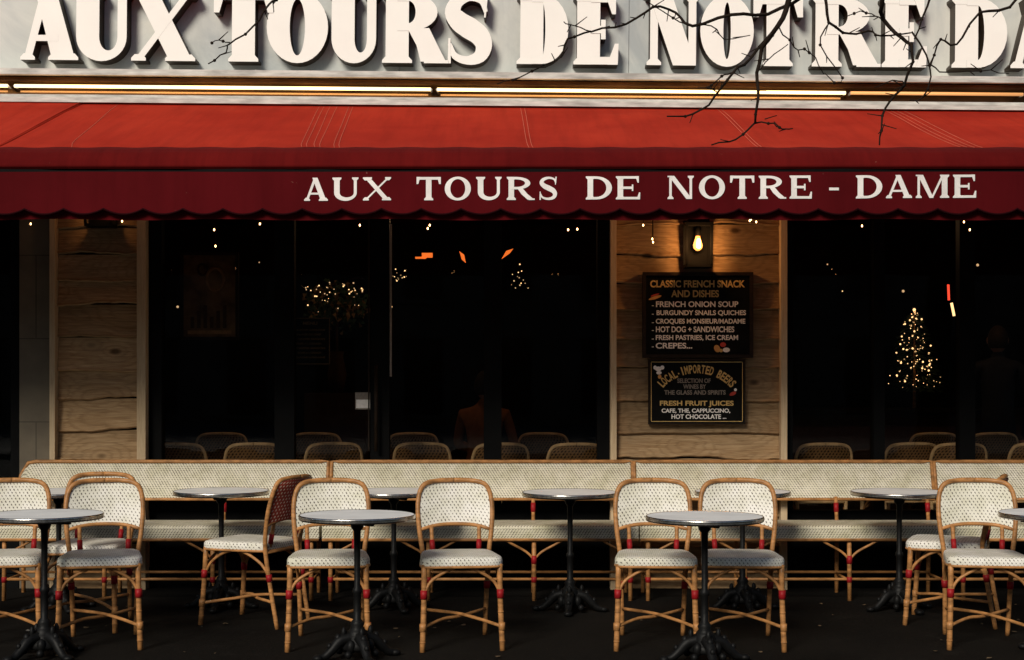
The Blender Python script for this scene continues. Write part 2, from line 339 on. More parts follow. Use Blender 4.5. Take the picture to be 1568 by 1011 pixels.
# ------------------------------------------------------------------ restaurant building
W=9.95; R=empty('restaurant_building')
def wx(p): return SX(p,W)
def wz(p): return SZ(p,W)
g=MB(['facade']); g.box(-7,7,9.96,17,3.47,8.5); g.box(-7.2,7.2,9.75,17.2,8.503,8.8)
g.obj('upper_walls',R)
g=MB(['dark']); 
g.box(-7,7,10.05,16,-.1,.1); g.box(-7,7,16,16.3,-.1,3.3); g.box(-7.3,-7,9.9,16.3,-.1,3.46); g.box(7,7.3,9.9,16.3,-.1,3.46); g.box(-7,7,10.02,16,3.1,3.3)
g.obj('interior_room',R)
g=MB(['black'])
def fr(p0,p1,z0,z1,y0=9.9,y1=9.99): g.box(wx(p0),wx(p1),y0,y1,z0,z1)
top=2.62
g.box(-7,7,9.91,10.02,top,3.455)
for a,b_ in ((-1000,30),(230,933),(1200,2300)):
    g.box(wx(a),wx(b_),9.93,10.02,-.05,.52)
    g.box(wx(a),wx(b_),9.915,9.925,.10,.14)
for a,b_ in ((231,250),(422,452),(568,597),(741,768),(914,932)): fr(a,b_,.521,top-.002)
for a,b_ in ((1201,1212),(1335,1352),(1466,1490),(1640,1665),(1900,1925)): fr(a,b_,.521,top-.002)
for a,b_ in ((-160,-130),(20,34)): fr(a,b_,.521,top-.002)
for a,b_ in ((250.5,421.5),(452.5,567.5),(597.5,740.5),(768.5,913.5)): g.box(wx(a),wx(b_),9.905,9.985,.522,.60)
g.obj('shopfront_frames',R)
g=MB(['glass'])
for a,b_ in ((-900,-160),(-130,20),(250,422),(452,568),(597,741),(768,914),(1212,1335),(1352,1466),(1490,1640),(1665,1900)):
    g.grid(lambda u,v:(wx(a)+(wx(b_)-wx(a))*u,9.955,.55+(top-.55)*v),1,1,sm=False)
g.obj('window_panes',R)
g=MB(['boardframe','greypaint']); g.box(wx(598),wx(601),9.885,9.899,wz(577),2.45,1); g.box(wx(565),wx(567),9.885,9.899,wz(690),2.5,0)
g.tube([(wx(578),9.84,wz(690)),(wx(578),9.84,wz(560))],.012,0,8)
g.obj('door_edge_strips',R)
g=MB(['stone']); g.box(wx(35),wx(84.5),9.88,10.1,-.1,3.4); g.obj('stone_pier',R)
g=MB(['post'])
for a,b_ in ((85,93),(217,230),(933,942),(1190.5,1200)): g.box(wx(a),wx(b_),9.82,10.0,-.0,2.62)
g.obj('timber_posts',R)
g=MB(['plank'])
def planks(p0,p1):
    x0,x1=wx(p0),wx(p1); z=2.64; 
    while z>.1:
        h=random.uniform(.16,.225); zb=z-h; seed=random.uniform(0,50); n=40; base=len(g.v)
        amp=random.uniform(.005,.014); tl=random.uniform(-.008,.008)
        for i in range(n+1):
            x=x0+(x1-x0)*i/n; u=i/n-.5
            q=zb+.010+tl*u+amp*(.8*math.sin(x*4.3+seed)+.45*math.sin(x*11+seed*2)+.20*math.sin(x*31+seed*3)+.08*math.sin(x*71+seed))
            g.v+=[(x,9.905,z+.008),(x,9.880,q+.016),(x,9.872,q+.004),(x,9.882,q-.004),(x,9.93,q-.003)]
        for i in range(n):
            a=base+i*5
            for k in range(4): g.face((a+k,a+k+5,a+k+6,a+k+1),0,None,False)
        z=zb
planks(93.3,216.7); planks(942.3,1190.2)
g.obj('waney_edge_cladding',R)
g=MB(['black']); g.box(wx(93.3),wx(216.7),9.92,10.0,0,2.62); g.box(wx(942.3),wx(1190.2),9.92,10.0,0,2.62); g.obj('cladding_shade_backing',R)  # black sheet behind the boards, stands in for shadow in the gaps
g=MB(['boardframe'])
g.box(wx(35),wx(230),10.005,10.12,0.1,3.1); g.box(wx(933),wx(1200),10.005,10.12,.1,3.1); g.obj('interior_partitions',R)
T=.0085; FG=empty('fascia_group',(0,0,0),(0,T,0),R)
g=MB(['fascia','white_trim','bronze','letterside'])
for i in range(-4,5):
    x0=-6.9+ (i+4)*1.53; g.box(x0,x0+1.527,9.80,9.95,3.41,6.2,0)
g.box(-6.9,6.9,9.63,9.95,3.392,3.418,1)
g.box(-6.9,6.9,9.622,9.66,3.376,3.3915,1)
g.box(-6.9,6.9,9.86,9.95,3.255,3.39,2)
g.box(-6.9,6.9,9.70,9.86,3.350,3.3755,2)
g.box(-6.9,6.9,9.66,9.95,3.235,3.254,1)
g.box(-6.9,6.9,9.64,9.95,3.200,3.2335,1)
g.obj('fascia_panels',FG)
g=MB(['kerb','piping'])
for i in range(130):
    x=random.uniform(-3.4,3.4); r=random.uniform(.003,.010); g.ball((x,9.65+random.random()*.1,3.418+r*.3),(r*1.6,r,r*.6),random.choice((0,1)),6,4)
g.obj('ledge_grit',FG)
NL=empty('neon_tube_light',(0,0,0),(0,T,0)); g=MB(['tube','tube2','steel'])
for a,b_,k in ((16,653,0),(663,1288,0),(1296,1560,1),(-600,5,0)):
    g.tube([(SX(a,9.7),9.70,3.315),(SX(b_,9.7),9.70,3.315)],.011,k,10)
    for e in (a,b_): g.tube([(SX(e,9.7),9.70,3.315),(SX(e,9.7)+.001,9.86,3.315)],.01,2,6); 
    if k==0: g.tube([(SX(a,9.7)+.02,9.76,3.290),(SX(b_,9.7)-.02,9.76,3.290)],.006,1,8)
g.obj('tubes',NL)
SG=empty('restaurant_sign',(0,0,0),(0,T,0)); g=MB(['letterface','letterside'])
sty=(.33,.11,.055,.05)
big=[('A',22,113),('U',104,192),('X',194,292),('T',320,411),('O',401,495),('U',495,574),('R',578,674),('S',676,743),('D',784,863),('E',871,939),('N',983,1064),('O',1065,1147),('T',1146,1222),('R',1236,1336),('E',1343,1411),('D',1450,1535),('A',1538,1628),('M',1636,1750),('E',1760,1825)]
DL=9.68
for ch,a,b_ in big: letter(g,ch,SX(a,DL),SX(b_,DL),SZ(98,DL),.46,DL,DL+.12,sty)
g.obj('letters',SG)
# ------------------------------------------------------------------ awning
def fold(x): return .005*math.sin(x*4.1+1)+.003*math.sin(x*11.3)+.0015*math.sin(x*29)
prof=[(9.69,3.200),(9.3,3.085),(8.9,2.955),(8.5,2.822),(8.2,2.722),(8.07,2.676)]
def ptop(v):
    q=v*(len(prof)-1); i=min(int(q),len(prof)-2); f=q-i; return prof[i][0]*(1-f)+prof[i+1][0]*f, prof[i][1]*(1-f)+prof[i+1][1]*f
def topz(x,v):
    y,z=ptop(v); return y, z-.0085*x*(1-v)+.006*math.sin(x*2.3)*math.sin(v*3.1)-.014*math.sin(v*math.pi)+.0035*math.sin(x*9+v*5)*math.sin(v*3.1)+.002*math.sin(x*23+v*2)*v
def awning(name,x0,x1,dz=0,seams=()):
    A=empty(name); n=int((x1-x0)*30)
    g=MB(['red_top','red_roll','seam','piping','white_trim'])
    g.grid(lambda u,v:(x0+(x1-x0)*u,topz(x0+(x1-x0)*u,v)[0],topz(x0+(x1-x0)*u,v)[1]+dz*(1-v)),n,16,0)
    roll=[(8.07,2.676),(8.0,2.655),(7.94,2.625),(7.90,2.585),(7.885,2.545),(7.90,2.532)]
    def rf(u,v):
        x=x0+(x1-x0)*u; q=v*5; i=min(int(q),4); f=q-i; z=roll[i][1]*(1-f)+roll[i+1][1]*f
        if v<.01: z+=topz(x,1)[1]-prof[-1][1]
        return (x,roll[i][0]*(1-f)+roll[i+1][0]*f+fold(x)*v,z)
    g.grid(rf,n,15,1)
    for pts in seams:
        (a,ya),(b_,yb)=pts; Q=[]
        for k in range(13):
            v=k/12; xa=SX(a,9.69); xb=SX(b_,8.07); x=xa+(xb-xa)*v; yy,zz=topz(x,v); Q.append((x,yy,zz+.0010))
        g.tube(Q,.0020,2,5)
    for xe in (x0,x1):
        g.tube([(xe,topz(xe,k/8)[0],topz(xe,k/8)[1]+dz*(1-k/8)) for k in range(9)],.007,0,6)
    g.obj('canopy',A)
    g=MB(['black','bronze']); g.box(x0,x1,7.905,7.96,2.500,2.535,0)
    x=x0+.4
    while x<x1:
        g.tube([(x,7.96,2.50),(x+.55,8.9,2.70),(x,9.88,3.0)],.02,0,8); x+=2.3
    g.obj('front_bar_and_arms',A)
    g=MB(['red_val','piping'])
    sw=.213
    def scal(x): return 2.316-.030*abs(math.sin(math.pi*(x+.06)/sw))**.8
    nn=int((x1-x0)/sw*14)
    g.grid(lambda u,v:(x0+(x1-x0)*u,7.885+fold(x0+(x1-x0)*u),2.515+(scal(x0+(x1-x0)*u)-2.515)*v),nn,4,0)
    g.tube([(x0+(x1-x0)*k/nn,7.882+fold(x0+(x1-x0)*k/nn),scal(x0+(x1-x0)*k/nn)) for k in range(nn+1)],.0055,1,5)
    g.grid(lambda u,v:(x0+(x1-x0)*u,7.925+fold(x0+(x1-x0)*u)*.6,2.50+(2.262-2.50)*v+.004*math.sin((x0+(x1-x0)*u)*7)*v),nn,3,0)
    g.obj('valance',A); return A
seams=[((p,0),(q,0)) for p,q in ((182,110),(490,462),(497,470),(506,482),(517,490),(535,512),(541,520),(797,810),(803,816),(1098,1160),(1104,1166),(1355,1470),(1363,1480),(1372,1492),(1383,1504))]
A1=awning('awning',-2.83,5.6,0,seams); A2=awning('awning',-6.8,-2.838,.010)
g=MB(['textwhite','textwhite']); st2=(.24,.105,.08,.075); DV=7.883
val=[('A',465,502),('U',509,549),('X',556,599),('T',638,675),('O',681,721),('U',729,768),('R',776,817),('S',825,854),('D',897,937),('E',943,980),('N',1022,1062),('O',1070,1110),('T',1118,1155),('R',1162,1202),('E',1209,1243),('-',1270,1285),('D',1311,1351),('A',1356,1396),('M',1402,1453),('E',1459,1494)]
for ch,a,b_ in val: letter(g,ch,SX(a,DV),SX(b_,DV),SZ(306,DV)-.001,.124,DV-.001,DV+.0015,st2,.0003,fold,0,1,.0045)
g.obj('lettering',A1)
# ------------------------------------------------------------------ bistro chair
def chair_meshes(tag,wf,wr,frame,frame2):
    g=MB([frame,'redwrap',frame2])
    for s in (-1,1):
        g.tube(smooth_path([(s*.195,-.185,.445),(s*.198,-.195,.25),(s*.207,-.215,0)],4),.0145,0,10)
        up=[(s*.165,.275,0),(s*.17,.235,.22),(s*.178,.205,.44),(s*.196,.222,.58),(s*.203,.25,.70),(s*.19,.275,.79),(s*.155,.288,.833),(s*.08,.312,.846),(0,.318,.848)]
        g.tube(smooth_path(up,5),.013,0,10)
        g.tube(smooth_path([(s*.125,.20,.455),(s*.128,.215,.52),(s*.130,.232,.60)],4),.011,0,8)
        g.tube([(s*.1255,.203,.475),(s*.128,.217,.53)],.0145,1,8)
        g.tube([(s*.1975,-.193,.315),(s*.1985,-.195,.27)],.0185,1,10)
        g.tube([(s*.1715,.229,.265),(s*.173,.224,.305)],.0178,1,10)
        for zz in (.05,.20,.37): g.tube([(s*(.207-.009*zz/.25),-.215+.02*zz/.25,zz-.003),(s*(.207-.009*zz/.25),-.215+.02*zz/.25,zz+.003)],.0158,0,10)
        g.tube(smooth_path([(s*.195,-.195,.30),(s*.165,-.19,.355),(s*.11,-.185,.395),(s*.03,-.18,.432)],4),.0085,2,8)
        g.tube(smooth_path([(s*.195,-.188,.30),(s*.193,-.15,.36),(s*.19,-.08,.41),(s*.188,-.02,.43)],4),.0085,2,8)
        g.tube(smooth_path([(s*.173,.228,.29),(s*.178,.18,.36),(s*.18,.1,.41),(s*.18,.04,.43)],4),.0085,2,8)
        g.tube(smooth_path([(s*.203,-.205,.125),(s*.09,-.06,.145),(-s*.01,.04,.15+s*.008),(-s*.168,.245,.15)],4),.009,2,8)
        g.tube([(s*.205,-.207,.105),(s*.204,-.205,.145)],.0175,0,8)
    g.tube(smooth_path([(-.196,.226,.585),(-.1,.25,.607),(0,.258,.612),(.1,.25,.607),(.196,.226,.585)],4),.010,0,8)
    g.tube([(-.185,.205,.43),(.185,.205,.43)],.012,0,8)
    fm=g.mesh('frame_'+tag)
    def outline(k,n=48,sc=1):
        a=2*math.pi*k/n; ca,sa=math.cos(a),math.sin(a); e=.33
        x=math.copysign(abs(ca)**e,ca); y=math.copysign(abs(sa)**e,sa)
        wd=.222-.022*(y+1)/2*1.6
        return (x*wd*sc, -.005+y*.215*sc)
    g=MB([wf,frame]); n=48
    rings=[(.0,.486),(.35,.486),(.7,.485),(.9,.483),(.975,.477),(1.0,.466),(1.003,.440),(.985,.432),(.6,.43)]
    base=len(g.v)
    for sc,z in rings:
        for k in range(n):
            x,y=outline(k,n,sc); g.v.append((x,y,z))
    for i in range(len(rings)-1):
        for k in range(n):
            a=base+i*n+k; b_=base+i*n+(k+1)%n
            idx=(a,b_,b_+n,a+n); 
            if i<4: uv=[(g.v[q][0],g.v[q][1]) for q in idx]
            else:
                p0=outline(k,n); p1=outline((k+1),n); u0=p0[0]+p0[1]; u1=p1[0]+p1[1]
                uv=[(u0,g.v[a][2]*1.2),(u1,g.v[b_][2]*1.2),(u1,g.v[b_+n][2]*1.2),(u0,g.v[a+n][2]*1.2)]
            g.face(idx,0,uv,True)
    P=[(*outline(k,n,.985),.434) for k in range(n)]; P.append(P[0]); g.tube(P,.008,1,6)
    sm=g.mesh('seat_'+tag)
    def bf(off):
        def f(u,v):
            s=2*u-1; z0=.592+.018*(1-s*s); z=z0+v*(.838-z0)
            hw=.196
            if z>.78: hw=.196-.055*((z-.78)/.06)**2*.9
            yb=.222+(z-.58)*.24 if z<.70 else .25+(z-.70)*.30
            return (s*hw,yb+.038*(1-s*s)+off,z)
        return f
    g=MB([wf,wr]); uvf=lambda u,v:(u*.40,v*.24)
    g.grid(bf(-.005),16,10,0,uvf); g.grid(bf(.006),16,10,1,uvf)
    bm=g.mesh('backrest_'+tag); return fm,sm,bm
CM=chair_meshes('white','weave','weave_r','rattan','rattan'); CT=chair_meshes('tan','weave_t','weave_t','rattan_l','rattan')
def chair(x,y,deg,set_=CM,z=0,name='bistro_chair'):
    e=empty(name,(x,y,z),(0,0,math.radians(deg)))
    for me,nm in zip(set_,('frame','seat','backrest')): inst(me,nm,e)
fr_ch=[(-2.69,7.78,11),(-2.17,7.77,12),(-2.40,8.33,0),(-.965,7.77,5),(-.28,7.77,7),(.755,7.77,-3),(1.21,7.77,-5),(2.50,7.78,-9)]
for c in fr_ch: chair(*c)
chair(-1.50,8.50,-114); chair(2.52,8.5,-112)
chair(3.3,7.8,6); chair(-3.5,7.8,5)
for p in (292,388,505,650,757,872,1245,1375,1445,1562,1700,-100): chair(SX(p,10.75),10.75+random.uniform(-.05,.05),180+random.uniform(-12,12),CT,.1)
for p in (342,492,628,838,1410,1500): chair(SX(p,12.0),12.0,180+random.uniform(-15,15),CT,.13)
# ------------------------------------------------------------------ tables
def table_mesh():
    g=MB(['tabletop','steel','iron'])
    g.disc(.284,.7225,0)
    g.lathe([(.283,.722),(.287,.724),(.291,.722),(.292,.716),(.290,.711),(.292,.706),(.290,.700),(.285,.697)],m=1,n=48)
    g.lathe([(.285,.697),(.10,.697),(.05,.690),(.035,.675),(.03,.655),(.018,.64),(.0155,.50),(.0155,.36),(.023,.35),(.025,.335),(.019,.325),(.019,.20),(.028,.19),(.036,.175),(.03,.16),(.042,.145),(.058,.12),(.052,.10),(.07,.085),(.082,.06),(.07,.045),(0,.04)],m=2,n=20)
    for k in range(4):
        a=math.pi/4+k*math.pi/2+.2; c,s=math.cos(a),math.sin(a)
        P=smooth_path([(c*.03,s*.03,.11),(c*.09,s*.09,.095),(c*.13,s*.13,.055),(c*.17,s*.17,.024),(c*.205,s*.205,.020)],4)
        g.tube(P,[.034,.016],2,8)
        g.ball((c*.205,s*.205,.018),(.028,.028,.018),2,10,6); g.ball((c*.10,s*.10,.112),(.018,.018,.022),2,8,5); g.ball((c*.145,s*.145,.072),(.014,.014,.018),2,8,5); g.ball((c*.07,s*.07,.135),(.014,.014,.03),2,8,5)
        c2,s2=math.cos(a+.785),math.sin(a+.785); g.ball((c2*.07,s2*.07,.07),(.024,.024,.035),2,8,5); g.ball((c2*.10,s2*.10,.035),(.02,.02,.02),2,8,5)
    for k in range(3): 
        a=k*2.09; g.tube([(0,0,.68),(math.cos(a)*.2,math.sin(a)*.2,.69)],.012,2,6)
    return g.mesh('table')
TM=table_mesh()
def table(x,y,r):
    e=empty('bistro_table',(x,y,0),(0,0,r)); inst(TM,'top_stem_and_base',e)
for p,y in ((68,7.40),(547,7.36),(1079,7.28),(1620,7.45)): table(SX(p,y),y,random.uniform(0,1.5))
for p,y in ((90,8.95),(339,9.0),(603,8.97),(873,8.88),(1137,8.95),(1377,8.93),(1680,8.95)): table(SX(p,y),y,random.uniform(0,1.5))
# ------------------------------------------------------------------ benches
def bench(x0,x1,lround=False):
    e=empty('rattan_bench',((x0+x1)/2,9.5,0)); h=(x1-x0)/2
    def top(s):
        x=s*h; z=.858
        if lround and x<-h+.09: z-= (1-math.sqrt(max(0,1-((-h+.09-x)/.09)**2)))*.09
        return z
    g=MB(['weave_b']); nu=60
    def f(off):
        def q(u,v):
            s=2*u-1; z=.615+(top(s)-.008-.615)*v; return (s*(h-.008),.225+off+.08*(z-.61)/.25,z)
        return q
    uvf=lambda u,v:(u*2*h,v*.245)
    g.grid(f(0),nu,4,0,uvf); g.grid(f(.02),nu,4,0,uvf); g.obj('backrest',e)
    g=MB(['weave_b','rattan_l']); 
    g.grid(lambda u,v:((2*u-1)*h,-.175+.37*v,.478),nu,2,0,lambda u,v:(u*2*h,v*.37),False)
    def edge(u,v):
        a=v*math.pi/2; return ((2*u-1)*h, -.175-.018*math.sin(a), .478-.018*(1-math.cos(a)))
    g.grid(edge,nu,3,0,lambda u,v:(u*2*h,v*.02))
    g.grid(lambda u,v:((2*u-1)*h,-.193,.46-.07*v),nu,2,0,lambda u,v:(u*2*h,v*.07),False)
    for s in (-1,1): g.box(s*h-.003,s*h+.003,-.185,.19,.395,.474,0)
    g.obj('seat',e)
    g=MB(['rattan','redwrap','rattan_l'])
    P=[(-h,.225,.615)]+[((2*k/40-1)*h,.30,top(2*k/40-1)) for k in range(41)]+[(h,.225,.615)]
    g.tube(P,.0125,0,8); g.tube([(-h,.225,.612),(h,.225,.612)],.010,0,8)
    g.tube([(-h,-.192,.388),(h,-.192,.388)],.010,0,8); g.tube([(-h,.19,.43),(h,.19,.43)],.012,0,8)
    g.tube([(-h+.05,-.165,.135),(h-.05,-.165,.135)],.0095,0,8); g.tube([(-h+.05,.19,.135),(h-.05,.19,.135)],.0095,0,8)
    for q in (-.95,-.33,.34,.95):
        x=q*h
        g.tube([(x,-.165,.44),(x,-.175,0)],.0145,0,8); g.tube([(x,.19,.46),(x,.20,0)],.0145,0,8); g.tube([(x,.19,.44),(x,.22,.63)],.0125,0,8)
        g.tube([(x,-.172,.235),(x,-.17,.285)],.0185,1,8); g.tube([(x,.204,.53),(x,.214,.59)],.0165,1,8); g.tube([(x,-.17,.115),(x,-.17,.15)],.018,1,8)
        g.tube([(x,-.17,.125),(x,.195,.125)],.009,0,6)
        for s in (-1,1):
            if abs(x+s*.2)<h: g.tube(smooth_path([(x,-.17,.26),(x+s*.05,-.172,.31),(x+s*.13,-.175,.355),(x+s*.19,-.178,.39)],4),.0085,0,6)
    g.obj('cane_frame',e)
bx=[(32,503),(508,968),(971,1426),(1430,1890)]
for i,(a,b_) in enumerate(bx): bench(SX(a,9.8),SX(b_,9.8),i==0)
# ------------------------------------------------------------------ lanterns
Lx=1.238; Ln=empty('wall_lantern',(Lx,9.80,0)); g=MB(['black','bulb'])
g.box(-.088,.088,.055,.075,2.15,2.47,0); g.box(-.094,.094,-.09,.054,2.425,2.445,0); g.box(-.07,.07,-.07,.054,2.4455,2.468,0); g.box(-.09,.09,-.085,.054,2.15,2.168,0)
for x in (-.083,.083):
    for y in (-.08,.045): g.box(x-.008,x+.008,y-.008,y+.008,2.1685,2.4245,0)
g.lathe([(.0,.0),(.02,.0),(.02,-.05),(.014,-.06),(0,-.06)],(0,-.01,2.42),0,12)
hm=g.mesh('housing'); inst(hm,'housing',Ln)
L2=empty('wall_lantern',(SX(155,9.8),9.80,.27)); inst(hm,'housing',L2)
g=MB(['ember']); g.lathe([(.012,.0),(.015,-.01),(.023,-.035),(.032,-.065),(.029,-.085),(.013,-.10),(0,-.103)],(0,-.01,2.365),0,14); g.obj('edison_bulb',L2)
g=MB(['warmbulb','fil']); g.lathe([(.012,.0),(.015,-.01),(.023,-.035),(.032,-.065),(.029,-.085),(.013,-.10),(0,-.103)],(0,-.01,2.365),0,14)
g.lathe([(.0,.0),(.010,-.005),(.012,-.06),(0,-.066)],(0,-.050,2.34),1,8); g.obj('edison_bulb',Ln)
def plight(n,loc,e,par=None,c=(1,.55,.22),r=.03):
    pl=bpy.data.lights.new(n,'POINT'); pl.energy=e; pl.color=c; pl.shadow_soft_size=r; po=bpy.data.objects.new(n,pl); po.location=loc; S.collection.objects.link(po)
    if par: po.parent=par
plight('lantern_glow',(0,-.14,2.30),6.5,Ln,(1,.47,.16))
plight('lantern_glow',(0,-.14,2.30),.8,L2,(1,.47,.16))
# ------------------------------------------------------------------ menu boards
DB=9.835
def bxp(p): return SX(p,DB)
def bzp(p): return SZ(p,DB)
def text(par,s,p0,p1,y0,y1,mt,ang=0,off=.028):
    cu=bpy.data.curves.new('lettering','FONT'); cu.body=s; cu.extrude=.0006; cu.materials.append(M[mt]); cu.align_x='CENTER'; cu.align_y='CENTER'; cu.size=1; cu.offset=off
    o=bpy.data.objects.new('lettering',cu); S.collection.objects.link(o); bpy.context.view_layer.update(); d=o.dimensions
    H=(y1-y0)*DB/F; Wd=(p1-p0)*DB/F
    o.scale=(Wd/max(d.x,.01),H/max(d.y,.01)*1.0,1)
    o.rotation_euler=(Matrix.Rotation(ang,3,'Y')@Matrix.Rotation(math.pi/2,3,'X')).to_euler()
    o.location=(bxp((p0+p1)/2),DB-.004,bzp((y0+y1)/2)); o.parent=par
def board(p0,p1,y0,y1,fw,fm):
    e=empty('menu_board'); g=MB(['board',fm,'gold']); x0,x1,z0,z1=bxp(p0),bxp(p1),bzp(y1),bzp(y0)
    g.box(x0+fw,x1-fw,DB,DB+.03,z0+fw,z1-fw,0)
    g.box(x0,x1,DB-.014,DB+.035,z1-fw,z1,1); g.box(x0,x1,DB-.014,DB+.035,z0,z0+fw,1); g.box(x0,x0+fw,DB-.014,DB+.035,z0+fw,z1-fw,1); g.box(x1-fw,x1,DB-.014,DB+.035,z0+fw,z1-fw,1)
    return e,g,(x0,x1,z0,z1)
e,g,_=board(984,1153,417,548,.022,'boardframe')
g.mats+=['chalk','redpaint','orangepaint']
def blob(px,py,rx,rz,mi,a=0,off=.003):
    n=len(g.v); k=16
    for i in range(k):
        t=2*math.pi*i/k; u=rx*math.cos(t); w=rz*math.sin(t); g.v.append((bxp(px)+u*math.cos(a)-w*math.sin(a),DB-off,bzp(py)+u*math.sin(a)+w*math.cos(a)))
    g.face(tuple(range(n,n+k)),mi)
blob(1003,456,.045,.010,5,.3); blob(1003,452,.03,.006,4,.3,.004)
blob(1098,534,.02,.026,5,.5); blob(1107,528,.020,.016,4,0,.004); blob(1112,536,.024,.016,3,0,.0045); blob(1104,537,.012,.012,2,0,.005)
g.obj('panel',e)
for s,a,b_,c,d,mt in (("CLASSIC FRENCH SNACK",995,1140,430,441,'gold'),("AND DISHES",1028,1101,445,456,'gold'),("FRENCH ONION SOUP",1004,1130,462,471,'chalk'),("BURGUNDY SNAILS QUICHES",1005,1142,475,484,'chalk'),("CROQUES MONSIEUR/MADAME",1004,1141,488,497,'chalk'),("HOT DOG + SANDWICHES",1004,1124,500.5,509.5,'chalk'),("FRESH PASTRIES, ICE CREAM",1004,1130,513,522,'chalk'),("CREPES...",1004,1060,525.5,534.5,'chalk')):
    text(e,s,a,b_,c,d,mt)
for y in (467,480,493,505,518,530): text(e,"-",998,1001,y,y+1,'chalk',0,0)
e,g,(x0,x1,z0,z1)=board(993,1141,550,650,.010,'boardframe'); g.mats+=['chalk','redpaint','orangepaint']
for a,b_,c,d in ((x0+.018,x1-.018,z1-.022,z1-.018),(x0+.018,x1-.018,z0+.018,z0+.022)): g.box(a,b_,DB-.003,DB-.001,c,d,2)
for a in (x0+.016,x1-.020): g.box(a,a+.004,DB-.003,DB-.001,z0+.024,z1-.024,2)
blob(1008,565,.022,.016,3,0); blob(1014,563,.014,.014,3,0,.004); blob(1003,563,.012,.014,3,0,.0042); blob(1009,571,.018,.012,3,0,.0043); blob(1122,603,.024,.012,4,.4); blob(1126,597,.010,.010,3,0,.004); blob(1010,577,.012,.014,5,0,.0045)
g.obj('panel',e)
word="LOCAL-IMPORTED BEERS"; n=len(word)
for i,chh in enumerate(word):
    if chh==' ': continue
    q=(i/(n-1)-.5)*2; ang=q*.85; cxp=1067+ math.sin(ang)*72; cyp=632-math.cos(ang)*66
    wpx=5.6 if chh not in 'I-' else 2.0
    text(e,chh,cxp-wpx/2,cxp+wpx/2,cyp-(6.5 if chh!='-' else 1),cyp+(6.5 if chh!='-' else 1),'gold',ang)
for s,a,b_,c,d,mt in (("SELECTION OF",1037,1088,580,587,'greypaint'),("WINES BY",1046,1081,589,596,'greypaint'),("THE GLASS AND SPIRITS",1017,1111,598,605,'greypaint'),("FRESH FRUIT JUICES",1010,1123,613,623,'gold'),("CAFE, THE, CAPPUCCINO,",1013,1118,625.5,633,'chalk'),("HOT CHOCOLATE ...",1028,1112,635,642,'chalk')):
    text(e,s,a,b_,c,d,mt)
# ------------------------------------------------------------------ string lights
e=empty('string_lights'); g=MB(['bulb','piping'])
P=[]; 
for i in range(140):
    x=-3.6+7.6*i/139; P.append((x,8.25,2.335+.02*math.sin(x*3)+.012*math.sin(x*7)))
g.tube(P,.003,1,5)
for p,y in ((47,343),(187,339),(328,352),(330,377),(398,343),(551,345),(658,345),(655,350),(870,352),(884,351),(985,345),(999,366),(1000,371),(1148,338),(1158,340),(1320,346),(1476,340),(1485,352),(1150,336)):
    x=SX(p,8.25); z=SZ(y,8.25); g.tube([(x,8.25,2.335+.02*math.sin(x*3)+.012*math.sin(x*7)),(x,8.25,z+.008)],.0018,1,5); g.ball((x,8.25,z),(.0045,.0045,.007),0,6,4)
g.obj('cable_and_bulbs',e)
# ------------------------------------------------------------------ interior things
def fairy(pts,d,r=.006,mt='bulb2',jit=.15):
    g=MB([mt,'bulb3'])
    for p,y in pts:
        dd=d+random.uniform(-jit,jit); g.ball((SX(p,dd),dd,SZ(y,dd)),r*random.uniform(.5,1.2),random.choice((0,1,1)),6,4)
    return g
ct=empty('christmas_tree',(SX(1400,13),13,0)); g=MB(['needle','bulb2','rattan'])
g.tube([(0,0,1.15),(0,0,2.02)],[.015,.004],2,6)
def tr_(t): return .245*(1-t)**.62+.006
for i in range(1100):
    t=random.random()**1.2; z=1.32+t*.68; r=tr_(t)*random.uniform(.3,.95); a=random.uniform(0,6.283); x,y=r*math.cos(a),r*math.sin(a); n=len(g.v); l=.05
    dx,dy=math.cos(a)*l,math.sin(a)*l
    g.v+=[(x,y,z),(x+dx-dy*.2,y+dy+dx*.2,z-.015),(x+dx+dy*.2,y+dy-dx*.2,z-.02)]; g.face((n,n+1,n+2),0)
for i in range(140):
    t=random.random()**1.0; z=1.34+t*.68; r=tr_(t)*random.uniform(.25,1.05); a=random.uniform(0,6.283); g.ball((r*math.cos(a),r*math.sin(a),z),random.choice((.003,.004,.005,.009)),1,5,4)
g.ball((0,0,2.03),.014,1,6,4); g.obj('branches_and_lights',ct)
g=MB(['counter','dark']); g.box(1.9,5.5,12.7,13.4,.1,1.12,0); g.box(1.85,5.55,12.62,13.45,1.123,1.16,1); g.obj('bar_counter')
pts=[(random.uniform(468,556),random.gauss(438,4)+random.random()**2*38) for _ in range(46)]+[(random.gauss(606,3),random.uniform(408,440)) for _ in range(8)]+[(random.uniform(612,625),random.uniform(412,432)) for _ in range(5)]+[(random.gauss(795,6),random.uniform(412,442)) for _ in range(9)]+[(random.gauss(785,10),random.uniform(405,440)) for _ in range(4)]
g=fairy(pts,11.6,.0055); g.mats.append('piping'); g.tube([(SX(p,11.6),11.6,SZ(432-6*math.sin(p/14),11.6)) for p in range(466,560,6)],.003,2,5); g.obj('garland_lights')
g=MB(['needle','golddim','counter'])
for i in range(420):
    a=random.uniform(0,6.283); r=random.random()**.6; x=SX(516,12)+.26*r*math.cos(a); z=SZ(470,12)+.20*r*math.sin(a); y=12+random.uniform(-.15,.15); n=len(g.v); l=.045; b2=random.uniform(0,6.28)
    g.v+=[(x,y,z),(x+l*math.cos(b2),y+.01,z+l*math.sin(b2)),(x+l*math.cos(b2+.7),y-.01,z+l*math.sin(b2+.7))]; g.face((n,n+1,n+2),random.choice((0,0,1)))
